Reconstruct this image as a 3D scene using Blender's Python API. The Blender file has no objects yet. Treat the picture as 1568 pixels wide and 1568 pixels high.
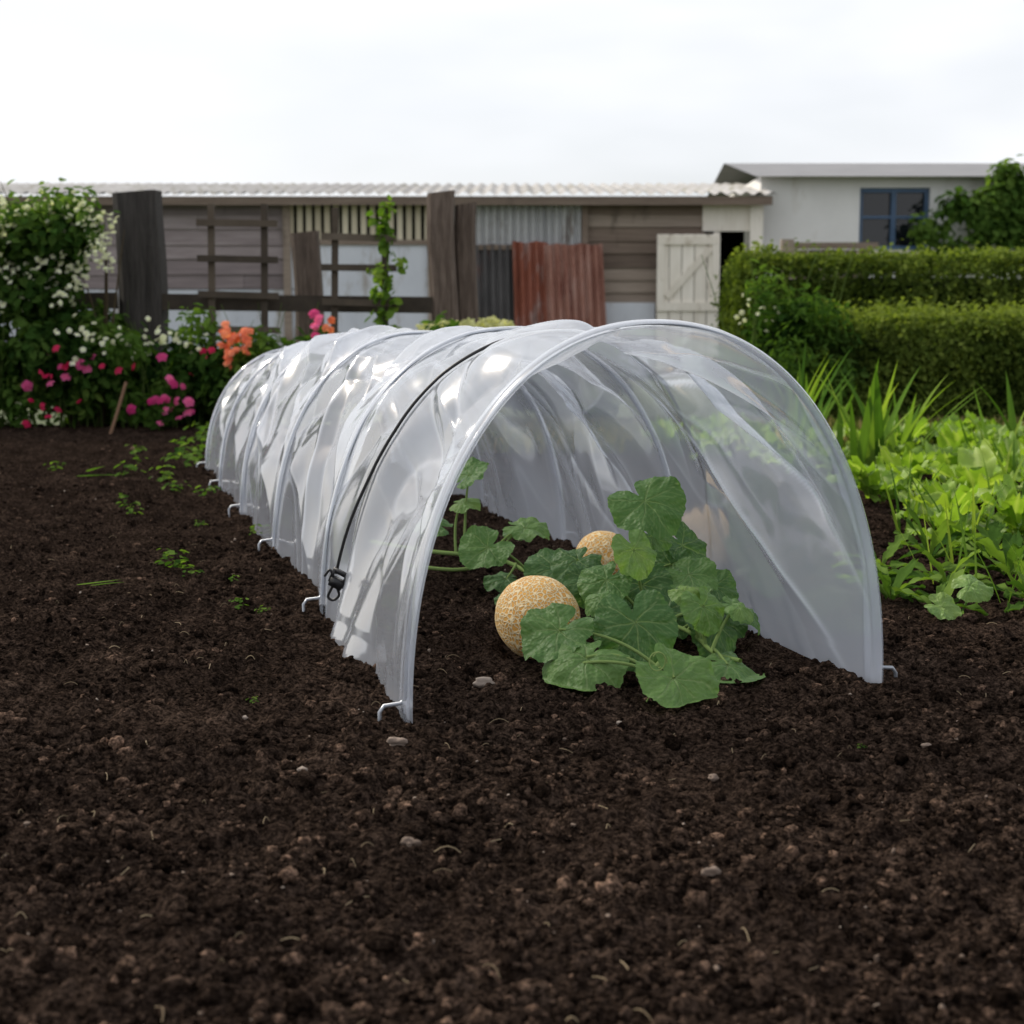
import bpy, bmesh, math, random
import numpy as np
from mathutils import Vector
rng=np.random.default_rng(7); random.seed(7)
scene=bpy.context.scene
R=math.radians

# ------------------------------------------------------------------ helpers
def link(o,parent=None):
    scene.collection.objects.link(o)
    if parent: o.parent=parent
    return o
def empty(name):
    e=bpy.data.objects.new(name,None); e.empty_display_size=.1
    return link(e)
def fastmesh(name,V,F,mat=None,parent=None,smooth=True,attrs=None):
    if not isinstance(F,list): F=[F]
    V=np.asarray(V,dtype=np.float32)
    me=bpy.data.meshes.new(name)
    me.vertices.add(len(V)); me.vertices.foreach_set('co',V.ravel())
    nl=sum(f.size for f in F); npol=sum(len(f) for f in F)
    me.loops.add(nl); me.polygons.add(npol)
    me.loops.foreach_set('vertex_index',np.concatenate([f.ravel() for f in F]).astype(np.int32))
    tot=np.concatenate([np.full(len(f),f.shape[1]) for f in F]).astype(np.int32)
    st=np.concatenate([[0],np.cumsum(tot)[:-1]]).astype(np.int32)
    me.polygons.foreach_set('loop_start',st); me.polygons.foreach_set('loop_total',tot)
    me.polygons.foreach_set('use_smooth',np.full(npol,smooth))
    me.update(calc_edges=True)
    if attrs:
        for k,a in attrs.items():
            at=me.attributes.new(k,'FLOAT','POINT'); at.data.foreach_set('value',np.asarray(a,dtype=np.float32))
    me.validate()
    if mat:
        me.materials.append(mat)
    o=bpy.data.objects.new(name,me)
    return link(o,parent)

class MB:
    def __init__(s): s.V=[];s.F={};s.n=0;s.A={'rnd':[],'vein':[]}
    def add(s,V,F,rnd=None,vein=None):
        V=np.asarray(V,float); F=np.asarray(F,int)
        s.V.append(V); s.F.setdefault(F.shape[1],[]).append(F+s.n); s.n+=len(V)
        r=random.random() if rnd is None else rnd
        s.A['rnd'].append(np.broadcast_to(np.asarray(r,float),(len(V),)))
        s.A['vein'].append(np.broadcast_to(np.asarray(0. if vein is None else vein,float),(len(V),)))
    def box(s,x0,x1,y0,y1,z0,z1,rnd=None,rotz=0,tilt=None,jit=0):
        V=np.array([[x,y,z] for z in(z0,z1) for y in(y0,y1) for x in(x0,x1)],float)
        if jit: V+=rng.normal(0,jit,V.shape)
        if tilt is not None or rotz:
            c=V.mean(0); W=V-c
            if tilt is not None:
                a=tilt; W=np.stack([W[:,0]*math.cos(a)-W[:,2]*math.sin(a),W[:,1],W[:,0]*math.sin(a)+W[:,2]*math.cos(a)],1)
            if rotz:
                a=rotz; W=np.stack([W[:,0]*math.cos(a)-W[:,1]*math.sin(a),W[:,0]*math.sin(a)+W[:,1]*math.cos(a),W[:,2]],1)
            V=W+c
        s.add(V,[[0,2,3,1],[4,5,7,6],[0,1,5,4],[2,6,7,3],[0,4,6,2],[1,3,7,5]],rnd)
    def tube(s,P,r,n=8,rnd=None,cap=True):
        P=[Vector(p) for p in P]; m=len(P)
        rr=[r]*m if not hasattr(r,'__len__') else list(r)
        V=[];up=None
        for i,p in enumerate(P):
            t=(P[min(i+1,m-1)]-P[max(i-1,0)]).normalized()
            if up is None:
                up=Vector((0,0,1)) if abs(t.z)<.9 else Vector((1,0,0))
            a=t.cross(up).normalized(); up=a.cross(t).normalized()
            for k in range(n):
                q=2*math.pi*k/n
                V.append(p+(a*math.cos(q)+up*math.sin(q))*rr[i])
        F=[[i*n+k,i*n+(k+1)%n,(i+1)*n+(k+1)%n,(i+1)*n+k] for i in range(m-1) for k in range(n)]
        s.add([tuple(v) for v in V],F,rnd)
    def obj(s,name,mat,parent=None,smooth=False):
        F=[np.concatenate(f) for f in s.F.values()]
        return fastmesh(name,np.concatenate(s.V),F,mat,parent,smooth,{k:np.concatenate(a) for k,a in s.A.items()})

def bez(p0,p1,p2,n=12):
    p0,p1,p2=map(np.array,(p0,p1,p2)); t=np.linspace(0,1,n)[:,None]
    return (1-t)**2*p0+2*t*(1-t)*p1+t*t*p2
def catmull(P,n=8):
    P=np.array(P,float); Q=np.vstack([2*P[0]-P[1],P,2*P[-1]-P[-2]]); out=[]
    for i in range(1,len(Q)-2):
        for t in np.linspace(0,1,n,endpoint=False):
            a,b,c,d=Q[i-1:i+3]
            out.append(.5*((2*b)+(c-a)*t+(2*a-5*b+4*c-d)*t*t+(3*b-a-3*c+d)*t**3))
    out.append(P[-1]); return np.array(out)

def h2(ix,iy,s):
    v=np.sin(ix*127.1+iy*311.7+s*74.7)*43758.5453
    return v-np.floor(v)
def vn(x,y,s=0):
    ix=np.floor(x);iy=np.floor(y);fx=x-ix;fy=y-iy
    fx=fx*fx*fx*(fx*(fx*6-15)+10);fy=fy*fy*fy*(fy*(fy*6-15)+10)
    a=h2(ix,iy,s);b=h2(ix+1,iy,s);c=h2(ix,iy+1,s);d=h2(ix+1,iy+1,s)
    return (a*(1-fx)+b*fx)*(1-fy)+(c*(1-fx)+d*fx)*fy
def fbm(x,y,s=0,o=4):
    r=0;A=.5
    for i in range(o):
        r=r+A*(vn(x,y,s+i)-.5); x,y=(x*.8-y*.6)*2.03+1.7,(x*.6+y*.8)*2.03+9.2;A*=.5
    return r

# ------------------------------------------------------------------ materials
def newmat(name):
    m=bpy.data.materials.new(name); m.use_nodes=True
    nt=m.node_tree; nt.nodes.clear()
    return m,nt,nt.nodes,nt.links
def N(nt,t,**k):
    n=nt.nodes.new(t)
    for a,b in k.items():
        if a.startswith('_'): setattr(n,a[1:],b)
        else: n.inputs[a.replace('__',' ')].default_value=b
    return n
def ramp(nt,src,stops):
    r=nt.nodes.new('ShaderNodeValToRGB'); cr=r.color_ramp
    while len(cr.elements)<len(stops): cr.elements.new(.5)
    for e,(p,c) in zip(cr.elements,stops): e.position=p; e.color=(*c,1)
    nt.links.new(src,r.inputs[0]); return r
def coords(nt,scale=(1,1,1)):
    tc=nt.nodes.new('ShaderNodeTexCoord'); mp=nt.nodes.new('ShaderNodeMapping')
    mp.inputs['Scale'].default_value=scale; nt.links.new(tc.outputs['Object'],mp.inputs[0]); return mp.outputs[0]
def rough_mat(name,stops,nscale=8,stretch=(1,1,1),rough=.85,bump=.3,bumpdist=.01,detail=5,rndmix=.35,metal=0,spec=.3,dirt=None):
    m,nt,n,l=newmat(name)
    out=n.new('ShaderNodeOutputMaterial'); b=N(nt,'ShaderNodeBsdfPrincipled',Roughness=rough,Metallic=metal)
    b.inputs['Specular IOR Level'].default_value=spec
    co=coords(nt,stretch)
    no=N(nt,'ShaderNodeTexNoise',Scale=nscale,Detail=min(detail,5),Roughness=.65); l.new(co,no.inputs['Vector'])
    at=n.new('ShaderNodeAttribute'); at.attribute_name='rnd'
    mx=n.new('ShaderNodeMix'); mx.inputs[0].default_value=rndmix
    l.new(no.outputs['Fac'],mx.inputs[2]); l.new(at.outputs['Fac'],mx.inputs[3])
    r=ramp(nt,mx.outputs[0],stops)
    col=r.outputs[0]
    if dirt:
        co2=coords(nt,(1,1,.35)); n2=N(nt,'ShaderNodeTexNoise',Scale=dirt[0],Detail=5,Roughness=.7); l.new(co2,n2.inputs['Vector'])
        rr=ramp(nt,n2.outputs['Fac'],[(dirt[1],(0,0,0)),(dirt[1]+.15,(1,1,1))])
        mm=n.new('ShaderNodeMix'); mm.data_type='RGBA'; l.new(rr.outputs[0],mm.inputs[0]); l.new(col,mm.inputs[6]); mm.inputs[7].default_value=(*dirt[2],1)
        col=mm.outputs[2]
    l.new(col,b.inputs['Base Color'])
    bp=N(nt,'ShaderNodeBump',Strength=bump,Distance=bumpdist); l.new(no.outputs['Fac'],bp.inputs['Height']); l.new(bp.outputs[0],b.inputs['Normal'])
    l.new(b.outputs[0],out.inputs[0]); return m
def leaf_mat(name,stops,trans=.3,rough=.5,spec=.35,veincol=None,nscale=30,bump=0):
    m,nt,n,l=newmat(name)
    detailed=bool(bump or veincol)
    out=n.new('ShaderNodeOutputMaterial')
    at=n.new('ShaderNodeAttribute'); at.attribute_name='rnd'; fac=at.outputs['Fac']
    if detailed:
        no=N(nt,'ShaderNodeTexNoise',Scale=nscale,Detail=3); l.new(coords(nt),no.inputs['Vector'])
        mx=n.new('ShaderNodeMix'); mx.inputs[0].default_value=.35
        l.new(at.outputs['Fac'],mx.inputs[2]); l.new(no.outputs['Fac'],mx.inputs[3]); fac=mx.outputs[0]
    r=ramp(nt,fac,stops); col=r.outputs[0]
    if veincol:
        av=n.new('ShaderNodeAttribute'); av.attribute_name='vein'
        mm=n.new('ShaderNodeMix'); mm.data_type='RGBA'; l.new(av.outputs['Fac'],mm.inputs[0]); l.new(col,mm.inputs[6]); mm.inputs[7].default_value=(*veincol,1); col=mm.outputs[2]
    if detailed:
        b=N(nt,'ShaderNodeBsdfPrincipled',Roughness=rough); b.inputs['Specular IOR Level'].default_value=spec
        l.new(col,b.inputs['Base Color'])
    else:
        b=n.new('ShaderNodeBsdfDiffuse'); l.new(col,b.inputs[0])
    if bump:
        vo=N(nt,'ShaderNodeTexVoronoi',Scale=bump); l.new(coords(nt),vo.inputs['Vector'])
        bp=N(nt,'ShaderNodeBump',Strength=.6,Distance=.0025); l.new(vo.outputs['Distance'],bp.inputs['Height']); l.new(bp.outputs[0],b.inputs['Normal'])
    tr=n.new('ShaderNodeBsdfTranslucent')
    g=N(nt,'ShaderNodeMix'); g.data_type='RGBA'; g.blend_type='MULTIPLY'; g.inputs[0].default_value=1; l.new(col,g.inputs[6]); g.inputs[7].default_value=(1.6,1.7,.6,1); l.new(g.outputs[2],tr.inputs[0])
    ms=n.new('ShaderNodeMixShader'); ms.inputs[0].default_value=trans; l.new(b.outputs[0],ms.inputs[1]); l.new(tr.outputs[0],ms.inputs[2]); l.new(ms.outputs[0],out.inputs[0]); return m
def plain(name,c,rough=.5,metal=0,spec=.5):
    return rough_mat(name,[(0.3,tuple(v*.8 for v in c)),(0.7,c)],20,(1,1,1),rough,.1,.002,2,.3,metal,spec)

def soil_material():
    m,nt,n,l=newmat('soil_mat')
    out=n.new('ShaderNodeOutputMaterial'); b=n.new('ShaderNodeBsdfDiffuse'); b.inputs['Roughness'].default_value=1
    co=coords(nt)
    n1=N(nt,'ShaderNodeTexNoise',Scale=6,Detail=4,Roughness=.7); l.new(co,n1.inputs['Vector'])
    r1=ramp(nt,n1.outputs['Fac'],[(.3,(.016,.0110,.0085)),(.55,(.031,.021,.0158)),(.75,(.056,.038,.028))])
    n2=N(nt,'ShaderNodeTexNoise',Scale=150,Detail=3,Roughness=.75); l.new(co,n2.inputs['Vector'])
    r2=ramp(nt,n2.outputs['Fac'],[(.36,(.2,.2,.2)),(.5,(.95,.95,.95)),(.66,(2.8,2.75,2.7))])
    mm=n.new('ShaderNodeMix'); mm.data_type='RGBA'; mm.blend_type='MULTIPLY'; mm.inputs[0].default_value=1
    l.new(r1.outputs[0],mm.inputs[6]); l.new(r2.outputs[0],mm.inputs[7])
    at=n.new('ShaderNodeAttribute'); at.attribute_name='rnd'
    r3=ramp(nt,at.outputs['Fac'],[(0,(.35,.35,.35)),(.7,(1.3,1.3,1.3)),(.92,(2.4,2.3,2.2)),(.985,(4.2,4.,3.8))])
    m3=n.new('ShaderNodeMix'); m3.data_type='RGBA'; m3.blend_type='MULTIPLY'; m3.inputs[0].default_value=1
    l.new(mm.outputs[2],m3.inputs[6]); l.new(r3.outputs[0],m3.inputs[7]); l.new(m3.outputs[2],b.inputs['Color'])
    bp=N(nt,'ShaderNodeBump',Strength=1,Distance=.006); l.new(n2.outputs['Fac'],bp.inputs['Height']); l.new(bp.outputs[0],b.inputs['Normal'])
    l.new(b.outputs[0],out.inputs[0]); return m
M_soil=soil_material()
M_stone=rough_mat('stone_mat',[(0,(.08,.055,.04)),(.5,(.19,.14,.11)),(1,(.40,.34,.29))],90,rndmix=.6,bump=.7,bumpdist=.003)
M_straw=rough_mat('straw_mat',[(0,(.10,.07,.04)),(1,(.34,.26,.16))],60,rndmix=.8)
M_grass=leaf_mat('grass_mat',[(0,(.05,.075,.016)),(.4,(.12,.14,.04)),(1,(.32,.26,.13))],.25)
M_ground=rough_mat('ground_mat',[(.2,(.03,.04,.015)),(.5,(.06,.08,.025)),(.8,(.12,.11,.05))],1.5,rndmix=0,bump=.5)

def film_material(name,tint=(.81,.855,.955)):
    m,nt,n,l=newmat(name)
    out=n.new('ShaderNodeOutputMaterial')
    at=n.new('ShaderNodeAttribute'); at.attribute_name='milk'
    tp=n.new('ShaderNodeBsdfTransparent'); tp.inputs[0].default_value=(.95,.965,.985,1)
    df=n.new('ShaderNodeBsdfDiffuse'); df.inputs[0].default_value=(*tint,1)
    tl=n.new('ShaderNodeBsdfTranslucent'); tl.inputs[0].default_value=(*tint,1)
    m1=n.new('ShaderNodeMixShader'); m1.inputs[0].default_value=.6; l.new(df.outputs[0],m1.inputs[1]); l.new(tl.outputs[0],m1.inputs[2])
    m2=n.new('ShaderNodeMixShader'); l.new(at.outputs['Fac'],m2.inputs[0]); l.new(tp.outputs[0],m2.inputs[1]); l.new(m1.outputs[0],m2.inputs[2])
    gl=n.new('ShaderNodeBsdfGlossy'); gl.inputs['Roughness'].default_value=.12; gl.inputs[0].default_value=(1,1,1,1)
    lw=N(nt,'ShaderNodeLayerWeight',Blend=.5)
    pw=N(nt,'ShaderNodeMath',_operation='POWER'); pw.inputs[1].default_value=3; l.new(lw.outputs['Facing'],pw.inputs[0])
    ma=N(nt,'ShaderNodeMath',_operation='MULTIPLY_ADD'); ma.inputs[1].default_value=.6; ma.inputs[2].default_value=.14; l.new(pw.outputs[0],ma.inputs[0])
    m3=n.new('ShaderNodeMixShader'); l.new(ma.outputs[0],m3.inputs[0]); l.new(m2.outputs[0],m3.inputs[1]); l.new(gl.outputs[0],m3.inputs[2])
    l.new(m3.outputs[0],out.inputs[0]); return m
M_film=film_material('film_mat')
M_wire=plain('wire_mat',(.42,.44,.48),.35,.6)
M_black=plain('black_cord_mat',(.012,.012,.014),.45)

# ------------------------------------------------------------------ ground & soil
def soilh(x,y):
    x=np.asarray(x,float);y=np.asarray(y,float)
    h=.03*fbm(x*1.3,y*1.3,3,3)+.028*fbm(x*7,y*7,11,3)
    c=fbm(x*30,y*30,21,3); h=h+.036*np.maximum(c,-.1)
    h=h+.016*np.maximum(fbm(x*95,y*95,31,2),-.15)
    return h
ny,nx=660,800
yy=.45*(7.9/.45)**np.linspace(0,1,ny)
uu=np.linspace(-1,1,nx)
Y=np.repeat(yy[:,None],nx,1); X=uu[None,:]*(.5+.48*yy[:,None])
Z=soilh(X,Y)
V=np.stack([X,Y,Z],-1).reshape(-1,3)
idx=np.arange(ny*nx).reshape(ny,nx)
F=np.stack([idx[:-1,:-1],idx[:-1,1:],idx[1:,1:],idx[1:,:-1]],-1).reshape(-1,4)
fastmesh('soil_bed',V,F,M_soil,attrs={'rnd':.4+.9*fbm(X*60,Y*60,5,2).ravel()})
xs=np.concatenate([-np.geomspace(400,.5,40),np.geomspace(.5,400,40)]); ys=np.concatenate([np.linspace(-30,8,20),np.geomspace(9,600,40)])
GX,GY=np.meshgrid(xs,ys); GZ=np.full_like(GX,-.05)
idx=np.arange(GX.size).reshape(GX.shape)
F=np.stack([idx[:-1,:-1],idx[:-1,1:],idx[1:,1:],idx[1:,:-1]],-1).reshape(-1,4)
fastmesh('ground',np.stack([GX,GY,GZ],-1).reshape(-1,3),F,M_ground)

def icos(sub):
    bm=bmesh.new(); bmesh.ops.create_icosphere(bm,subdivisions=sub,radius=1)
    V=np.array([v.co[:] for v in bm.verts]); F=np.array([[v.index for v in f.verts] for f in bm.faces]); bm.free(); return V,F
def lumps(name,n,mat,smin,smax,sub,ymin,ymax,parent=None,flat=.75,power=2.2,sink=.3,smooth=True,jit=.16):
    T,TF=icos(sub); k=len(T)
    y=ymin*(ymax/ymin)**rng.random(n); x=(rng.random(n)*2-1)*(.35+.42*y)
    keep=fbm(x*9,y*9,77,3)+rng.normal(0,.08,n)>-.08; x=x[keep];y=y[keep];n=len(x)
    s=smin*(smax/smin)**(rng.random(n)**power)
    z=soilh(x,y)+s*sink
    sc=s[:,None]*(.65+.7*rng.random((n,3))); sc[:,2]*=flat
    P=T[None]*(1+rng.normal(0,jit,(n,k,1)))
    a=rng.random(n)*6.28; ca,sa=np.cos(a)[:,None],np.sin(a)[:,None]
    P=P*sc[:,None,:]; P=np.stack([P[...,0]*ca-P[...,1]*sa,P[...,0]*sa+P[...,1]*ca,P[...,2]],-1)
    P+=np.stack([x,y,z],-1)[:,None,:]
    F=(TF[None]+(np.arange(n)*k)[:,None,None]).reshape(-1,3)
    return fastmesh(name,P.reshape(-1,3),F,mat,parent,smooth,{'rnd':np.repeat(rng.random(n),k)})
lumps('soil_crumbs',52000,M_soil,.0016,.007,1,.85,5.5,sink=.4,smooth=False,jit=.2)
lumps('soil_clods',6500,M_soil,.005,.012,2,.85,7,sink=.25,power=1.9,jit=.17)
lumps('pebbles',800,M_stone,.0009,.0042,1,.9,5,power=2.4,sink=.5,smooth=False,jit=.22)
def stones(L):
    T,TF=icos(3); mb=MB()
    for x,y,s,r in L:
        ph=rng.random(3)*9
        q=T*(1+.8*(vn(T[:,0]*1.6+ph[0],T[:,1]*1.6+ph[1])-.5)[:,None]+.6*(vn(T[:,1]*2.4+ph[2],T[:,2]*2.4+ph[0])-.5)[:,None]+.25*(vn(T[:,0]*6,T[:,2]*6+T[:,1]*5)-.5)[:,None])
        s*=.75; q=q*np.array([s*1.25,s*.9,s*.7])+np.array([x,y,float(soilh(x,y))+s*.3]); mb.add(q,TF,r)
    mb.obj('stones',M_stone,smooth=True)
stones([(-.14,1.76,.010,.6),(-.040,2.07,.012,.9),(.225,1.62,.006,.4),(-.235,1.62,.006,.9),(.275,1.62,.006,.3),
        (.36,1.7,.005,.9),(-.35,1.9,.005,.9),(-.1,1.4,.008,.2),(.18,1.3,.008,.25),(.3,1.15,.007,.2),(.5,1.75,.006,.5),(.14,1.9,.005,1)])
mb=MB()
for i in range(420):
    y=.8*(4.5/.8)**random.random(); x=(random.random()*2-1)*(.4+.4*y); a=random.random()*6.28; L=random.uniform(.006,.03)
    z=float(soilh(x,y))+.004; b=random.uniform(-.5,.5)
    mb.tube(bez((x,y,z),(x+L*.5*math.cos(a+b),y+L*.5*math.sin(a+b),z+random.uniform(0,.012)),(x+L*math.cos(a),y+L*math.sin(a),z),5),random.uniform(.0003,.0007),4)
mb.obj('straw_bits',M_straw)

# ------------------------------------------------------------------ tunnel
tunnel=empty('garden_tunnel_cloche')
AX=np.array([-.269,.963,0]); SD=np.array([.963,.269,0]); C0=np.array([.189,1.99,0]); HW=.337; NE=2.15
HO=[0,.73,1.47,2.24,2.95,3.56]
def Hh(a): return np.interp(a,[-.1,0,.73,1.47,2.24,2.95,3.56,3.7],[.505,.505,.496,.488,.476,.452,.430,.425])
def arch(a,t,off=0.):
    a=np.asarray(a,float);t=np.asarray(t,float)
    ph=math.pi*(1-t); c=np.cos(ph); s=np.maximum(np.sin(ph),0)
    H=Hh(a); sx=HW*np.sign(c)*np.abs(c)**(2/NE); z=H*s**(2/NE)
    nx_=sx/HW**2; nz_=z/H**2*1.0; L=np.sqrt(nx_**2+nz_**2)+1e-9; nx_/=L;nz_/=L
    sx=sx+nx_*off; z=z+nz_*off
    return C0+AX*a[...,None]+SD*sx[...,None]+np.array([0,0,1.])*z[...,None]
cre=[]
r2=np.random.default_rng(21)
for i in range(5):
    for k in range(16):
        a0=HO[i]+r2.random()*(HO[i+1]-HO[i]); u0=r2.uniform(.12,1.21)
        side=1 if u0>.66 else -1
        ang=r2.normal(0.8,.3)*(1 if r2.random()<.8 else -1)
        cre.append((a0,u0,ang*side*-1,r2.uniform(.12,.36),r2.choice([-1,1])*r2.uniform(.006,.016),r2.uniform(.014,.04)))
cre+=[(.36,1.00,-.62,.46,.046,.035),(.40,.84,-.55,.42,.036,.035),(.38,1.13,-.60,.36,-.030,.03),(.2,.93,-.75,.3,-.028,.03),(.55,.78,-.5,.36,.022,.03),(1.1,1.05,-.65,.4,.036,.04),(1.05,.85,-.6,.4,.03,.035),(1.2,.95,-.7,.35,-.024,.03),
      (.35,.36,.9,.35,-.018,.04),(.9,.42,1.1,.35,.034,.04),(1.1,.38,1.25,.35,-.034,.04),(1.25,.3,1.3,.35,.03,.035),(1.6,.35,1.2,.35,.034,.04),(1.85,.42,1.0,.35,-.036,.045),(2.0,.3,1.2,.35,.03,.04),(2.5,.4,1.1,.3,.034,.04),(2.7,.35,1.0,.3,-.03,.035)]
def cord_a(t): return .585-.12*np.sin(np.pi*np.clip(t,0,1))
def disp(a,t,full=False):
    u=t*1.33
    hoa=np.array(HO); j=np.clip(np.searchsorted(HO,a,side='right')-1,0,4)
    b=np.clip((a-hoa[j])/(hoa[j+1]-hoa[j]),0,1); w=np.sin(np.pi*b); wp=w**.6
    mt=np.minimum(t,1-t)
    low=np.exp(-mt/.05)
    calm=1-.8*np.exp(-(mt/.13)**2)
    d=-.026*w*(1+.8*(vn(u*3+j*7,a*2,4)-.5))
    d=d+wp*calm*.11*fbm(u*2.0+a*1.5+5,a*2.2-u*.8,8,2)
    rg=np.abs(fbm(u*2.4+a*2.8,a*1.8-u*1.3,17,2)); d=d+wp*calm*.11*(rg-.08)
    rg2=np.abs(fbm(u*6+a*6,a*4-u*3.,41,2)); d=d+wp*calm*.022*(rg2-.08)
    p_=np.where(u>.665,u,1.33-u)+.64*a+.12*fbm(u*3,a*3,71,2)
    sn=np.abs(np.sin(13*p_+j*1.9)); gate=np.clip((fbm(u*2.1+9,a*2.3+j*3,81,2)+.06)*7,0,1)
    tf=(1-sn)**2; d=d+wp*calm*gate*.022*tf
    c=0; mk=0
    for a0,u0,an,L,am,wd in cre:
        da=a-a0;du=u-u0; p=da*math.cos(an)+du*math.sin(an); q=-da*math.sin(an)+du*math.cos(an)
        q=q+.012*np.sin(p*9+a0*30)
        env=np.exp(-(p/L)**4)
        c=c+am*np.exp(-np.sqrt((q/wd)**2+.01))*env
        mk=mk+(abs(am)/.022)*np.exp(-(q/.005)**2)*env
    d=d+wp*(.25+.75*calm)*c
    # the elastic cord pulls the film in tight along its line (outer half of the arch most)
    cw=np.exp(-((a-cord_a(t))/.055)**2)*np.clip((1.02-t)/.25,0,1)
    d=d*(1-.9*cw)-.010*cw*w
    # keep the crown in front of the cord from standing proud of it
    crown=np.exp(-((t-.45)/.16)**2)*np.clip(1-a/.9,0,1); d=d-crown*np.clip(d,0,1)*.8
    dist=np.minimum(np.abs(a-hoa[j]),np.abs(a-hoa[j+1]))
    d=d+.0022*np.sin(u*40+3*np.sin(u*9+j*2))*np.exp(-dist/.05)*np.minimum(dist/.02,1)*calm
    d=d+low*wp*(.014+.007*np.sin(a*9+j*2))
    fl=np.exp(-((a-.46)/.11)**2)*np.exp(-t/.045); d=d+.040*fl*(1+.25*np.sin(a*38))
    d=d-.02*np.exp(-((a-.6)/.04)**2)*np.exp(-((t-.06)/.05)**2)
    d=np.where(a<0,0,d)
    if full:
        milk=.46+.34*fbm(u*4+a*3,a*3-u*2,61,4)*calm+.42*np.clip(mk,0,1.2)*wp+.16*wp*gate*calm*np.clip(1-sn/.10,0,1)+.2*wp*calm*np.clip(1-rg/.010,0,1)
        milk=milk+.16*np.exp(-dist/.012)+.08*low
        return d,np.clip(milk,.22,.9)
    return d
def grid_film(name,as_,ts,extra=0.,sleeve=None):
    A,T=np.meshgrid(as_,ts,indexing='ij'); D,Mk=disp(A,T,True)
    if sleeve is not None:
        h,w=sleeve; q=1-((A-h)/(w*1.02))**2; D=D+.0015+.0075*np.clip(q,0,1)**.5; Mk=np.full_like(Mk,.36)+.2*fbm(T*40,A*20,5,2)
    P=arch(A,T,D)
    P[...,2]=np.where((T<.02)|(T>.98),P[...,2]-.006,P[...,2])
    idx=np.arange(A.size).reshape(A.shape)
    F=np.stack([idx[:-1,:-1],idx[1:,:-1],idx[1:,1:],idx[:-1,1:]],-1).reshape(-1,4)
    return fastmesh(name,P.reshape(-1,3),F,M_film,tunnel,True,{'milk':Mk.ravel()})
ts=.5-.5*np.cos(np.linspace(0,math.pi,320)); ts=.35*ts+.65*np.linspace(0,1,320)
grid_film('film_cover',np.linspace(-.028,3.60,880),ts)
for i,h in enumerate(HO):
    w=.026 if i==0 else .015
    grid_film('hoop_sleeve',np.linspace(max(h-w,-.03),h+w,14),ts,0,(h,w))
mb=MB()
for i,h in enumerate(HO):
    t=np.linspace(0,1,90); P=arch(np.full(90,h),t,.004); P[:,2]=np.maximum(P[:,2],.0)
    gl=P[0].copy(); gr=P[-1].copy()
    zl=float(soilh(gl[0],gl[1]))+.008; zr=float(soilh(gr[0],gr[1]))+.008
    L=[gl-SD*.034+np.array([0,0,zl-.03]),gl-SD*.034+np.array([0,0,zl+.006]),gl-SD*.028+np.array([0,0,zl+.014]),gl-SD*.006+np.array([0,0,zl+.016]),gl+np.array([0,0,zl+.022])]
    Rr=[gr+np.array([0,0,zr+.022]),gr+SD*.006+np.array([0,0,zr+.014]),gr+SD*.028+np.array([0,0,zr+.012]),gr+SD*.034+np.array([0,0,zr+.004]),gr+SD*.034+np.array([0,0,zr-.03])]
    mid=[p for p in P if p[2]>.04]
    mb.tube(L+mid+Rr,.0028,8)
mb.obj('wire_hoops',M_wire,tunnel,True)
mb=MB()
t=np.linspace(.055,.965,220); a=cord_a(t)
dd=np.maximum.reduce([disp(a+k,t) for k in (-.008,-.004,0,.004,.008)]); k_=np.clip((t-.05)/.12,0,1); dd=dd*k_+(1-k_)*.006
for _ in range(8): dd[1:-1]=np.maximum(dd[1:-1],(dd[:-2]+dd[2:])/2)
P=arch(a,t,dd+.004)
mb.tube(P,.0027,8)
b0=P[0]
ou=-SD; fw=-AX
def obox(mb,c,ax,ay,az,hx,hy,hz):
    V=[c+ax*sx*hx+ay*sy*hy+az*sz*hz for sz in(-1,1) for sy in(-1,1) for sx in(-1,1)]
    mb.add(V,[[0,2,3,1],[4,5,7,6],[0,1,5,4],[2,6,7,3],[0,4,6,2],[1,3,7,5]])
u_=np.array([.25*fw[0],.25*fw[1],.95]); u_/=np.linalg.norm(u_); f_=fw*.5+SD*.85; f_-=u_*f_.dot(u_); f_/=np.linalg.norm(f_); ou=np.cross(f_,u_)
if ou[1]>0: ou=-ou
ul=u_*.94+f_*.34; ul/=np.linalg.norm(ul); f_=f_-ul*f_.dot(ul); f_/=np.linalg.norm(f_); u_=ul
bc=b0+ou*.010+SD*.004+np.array([0,0,-.012])
K=1.15
obox(mb,bc,f_,ou,u_,.010*K,.005,.007*K); obox(mb,bc+u_*.018*K,f_,ou,u_,.012*K,.003,.003*K)
obox(mb,bc+u_*.009*K+f_*.010*K,f_,ou,u_,.0025,.0038,.011*K); obox(mb,bc+u_*.009*K-f_*.010*K,f_,ou,u_,.0025,.0038,.011*K)
mb.tube(catmull([bc-u_*.004,bc-u_*.018+f_*.012,bc-u_*.032+f_*.006,bc-u_*.03-f_*.004,bc-u_*.008-f_*.004]),.0024,6)
mb.tube(catmull([bc+u_*.008-f_*.008,bc+u_*.018-f_*.018+ou*.004,bc+u_*.004-f_*.022+ou*.006]),.0022,6)
mb.obj('elastic_cord_and_buckle',M_black,tunnel,True)

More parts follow.
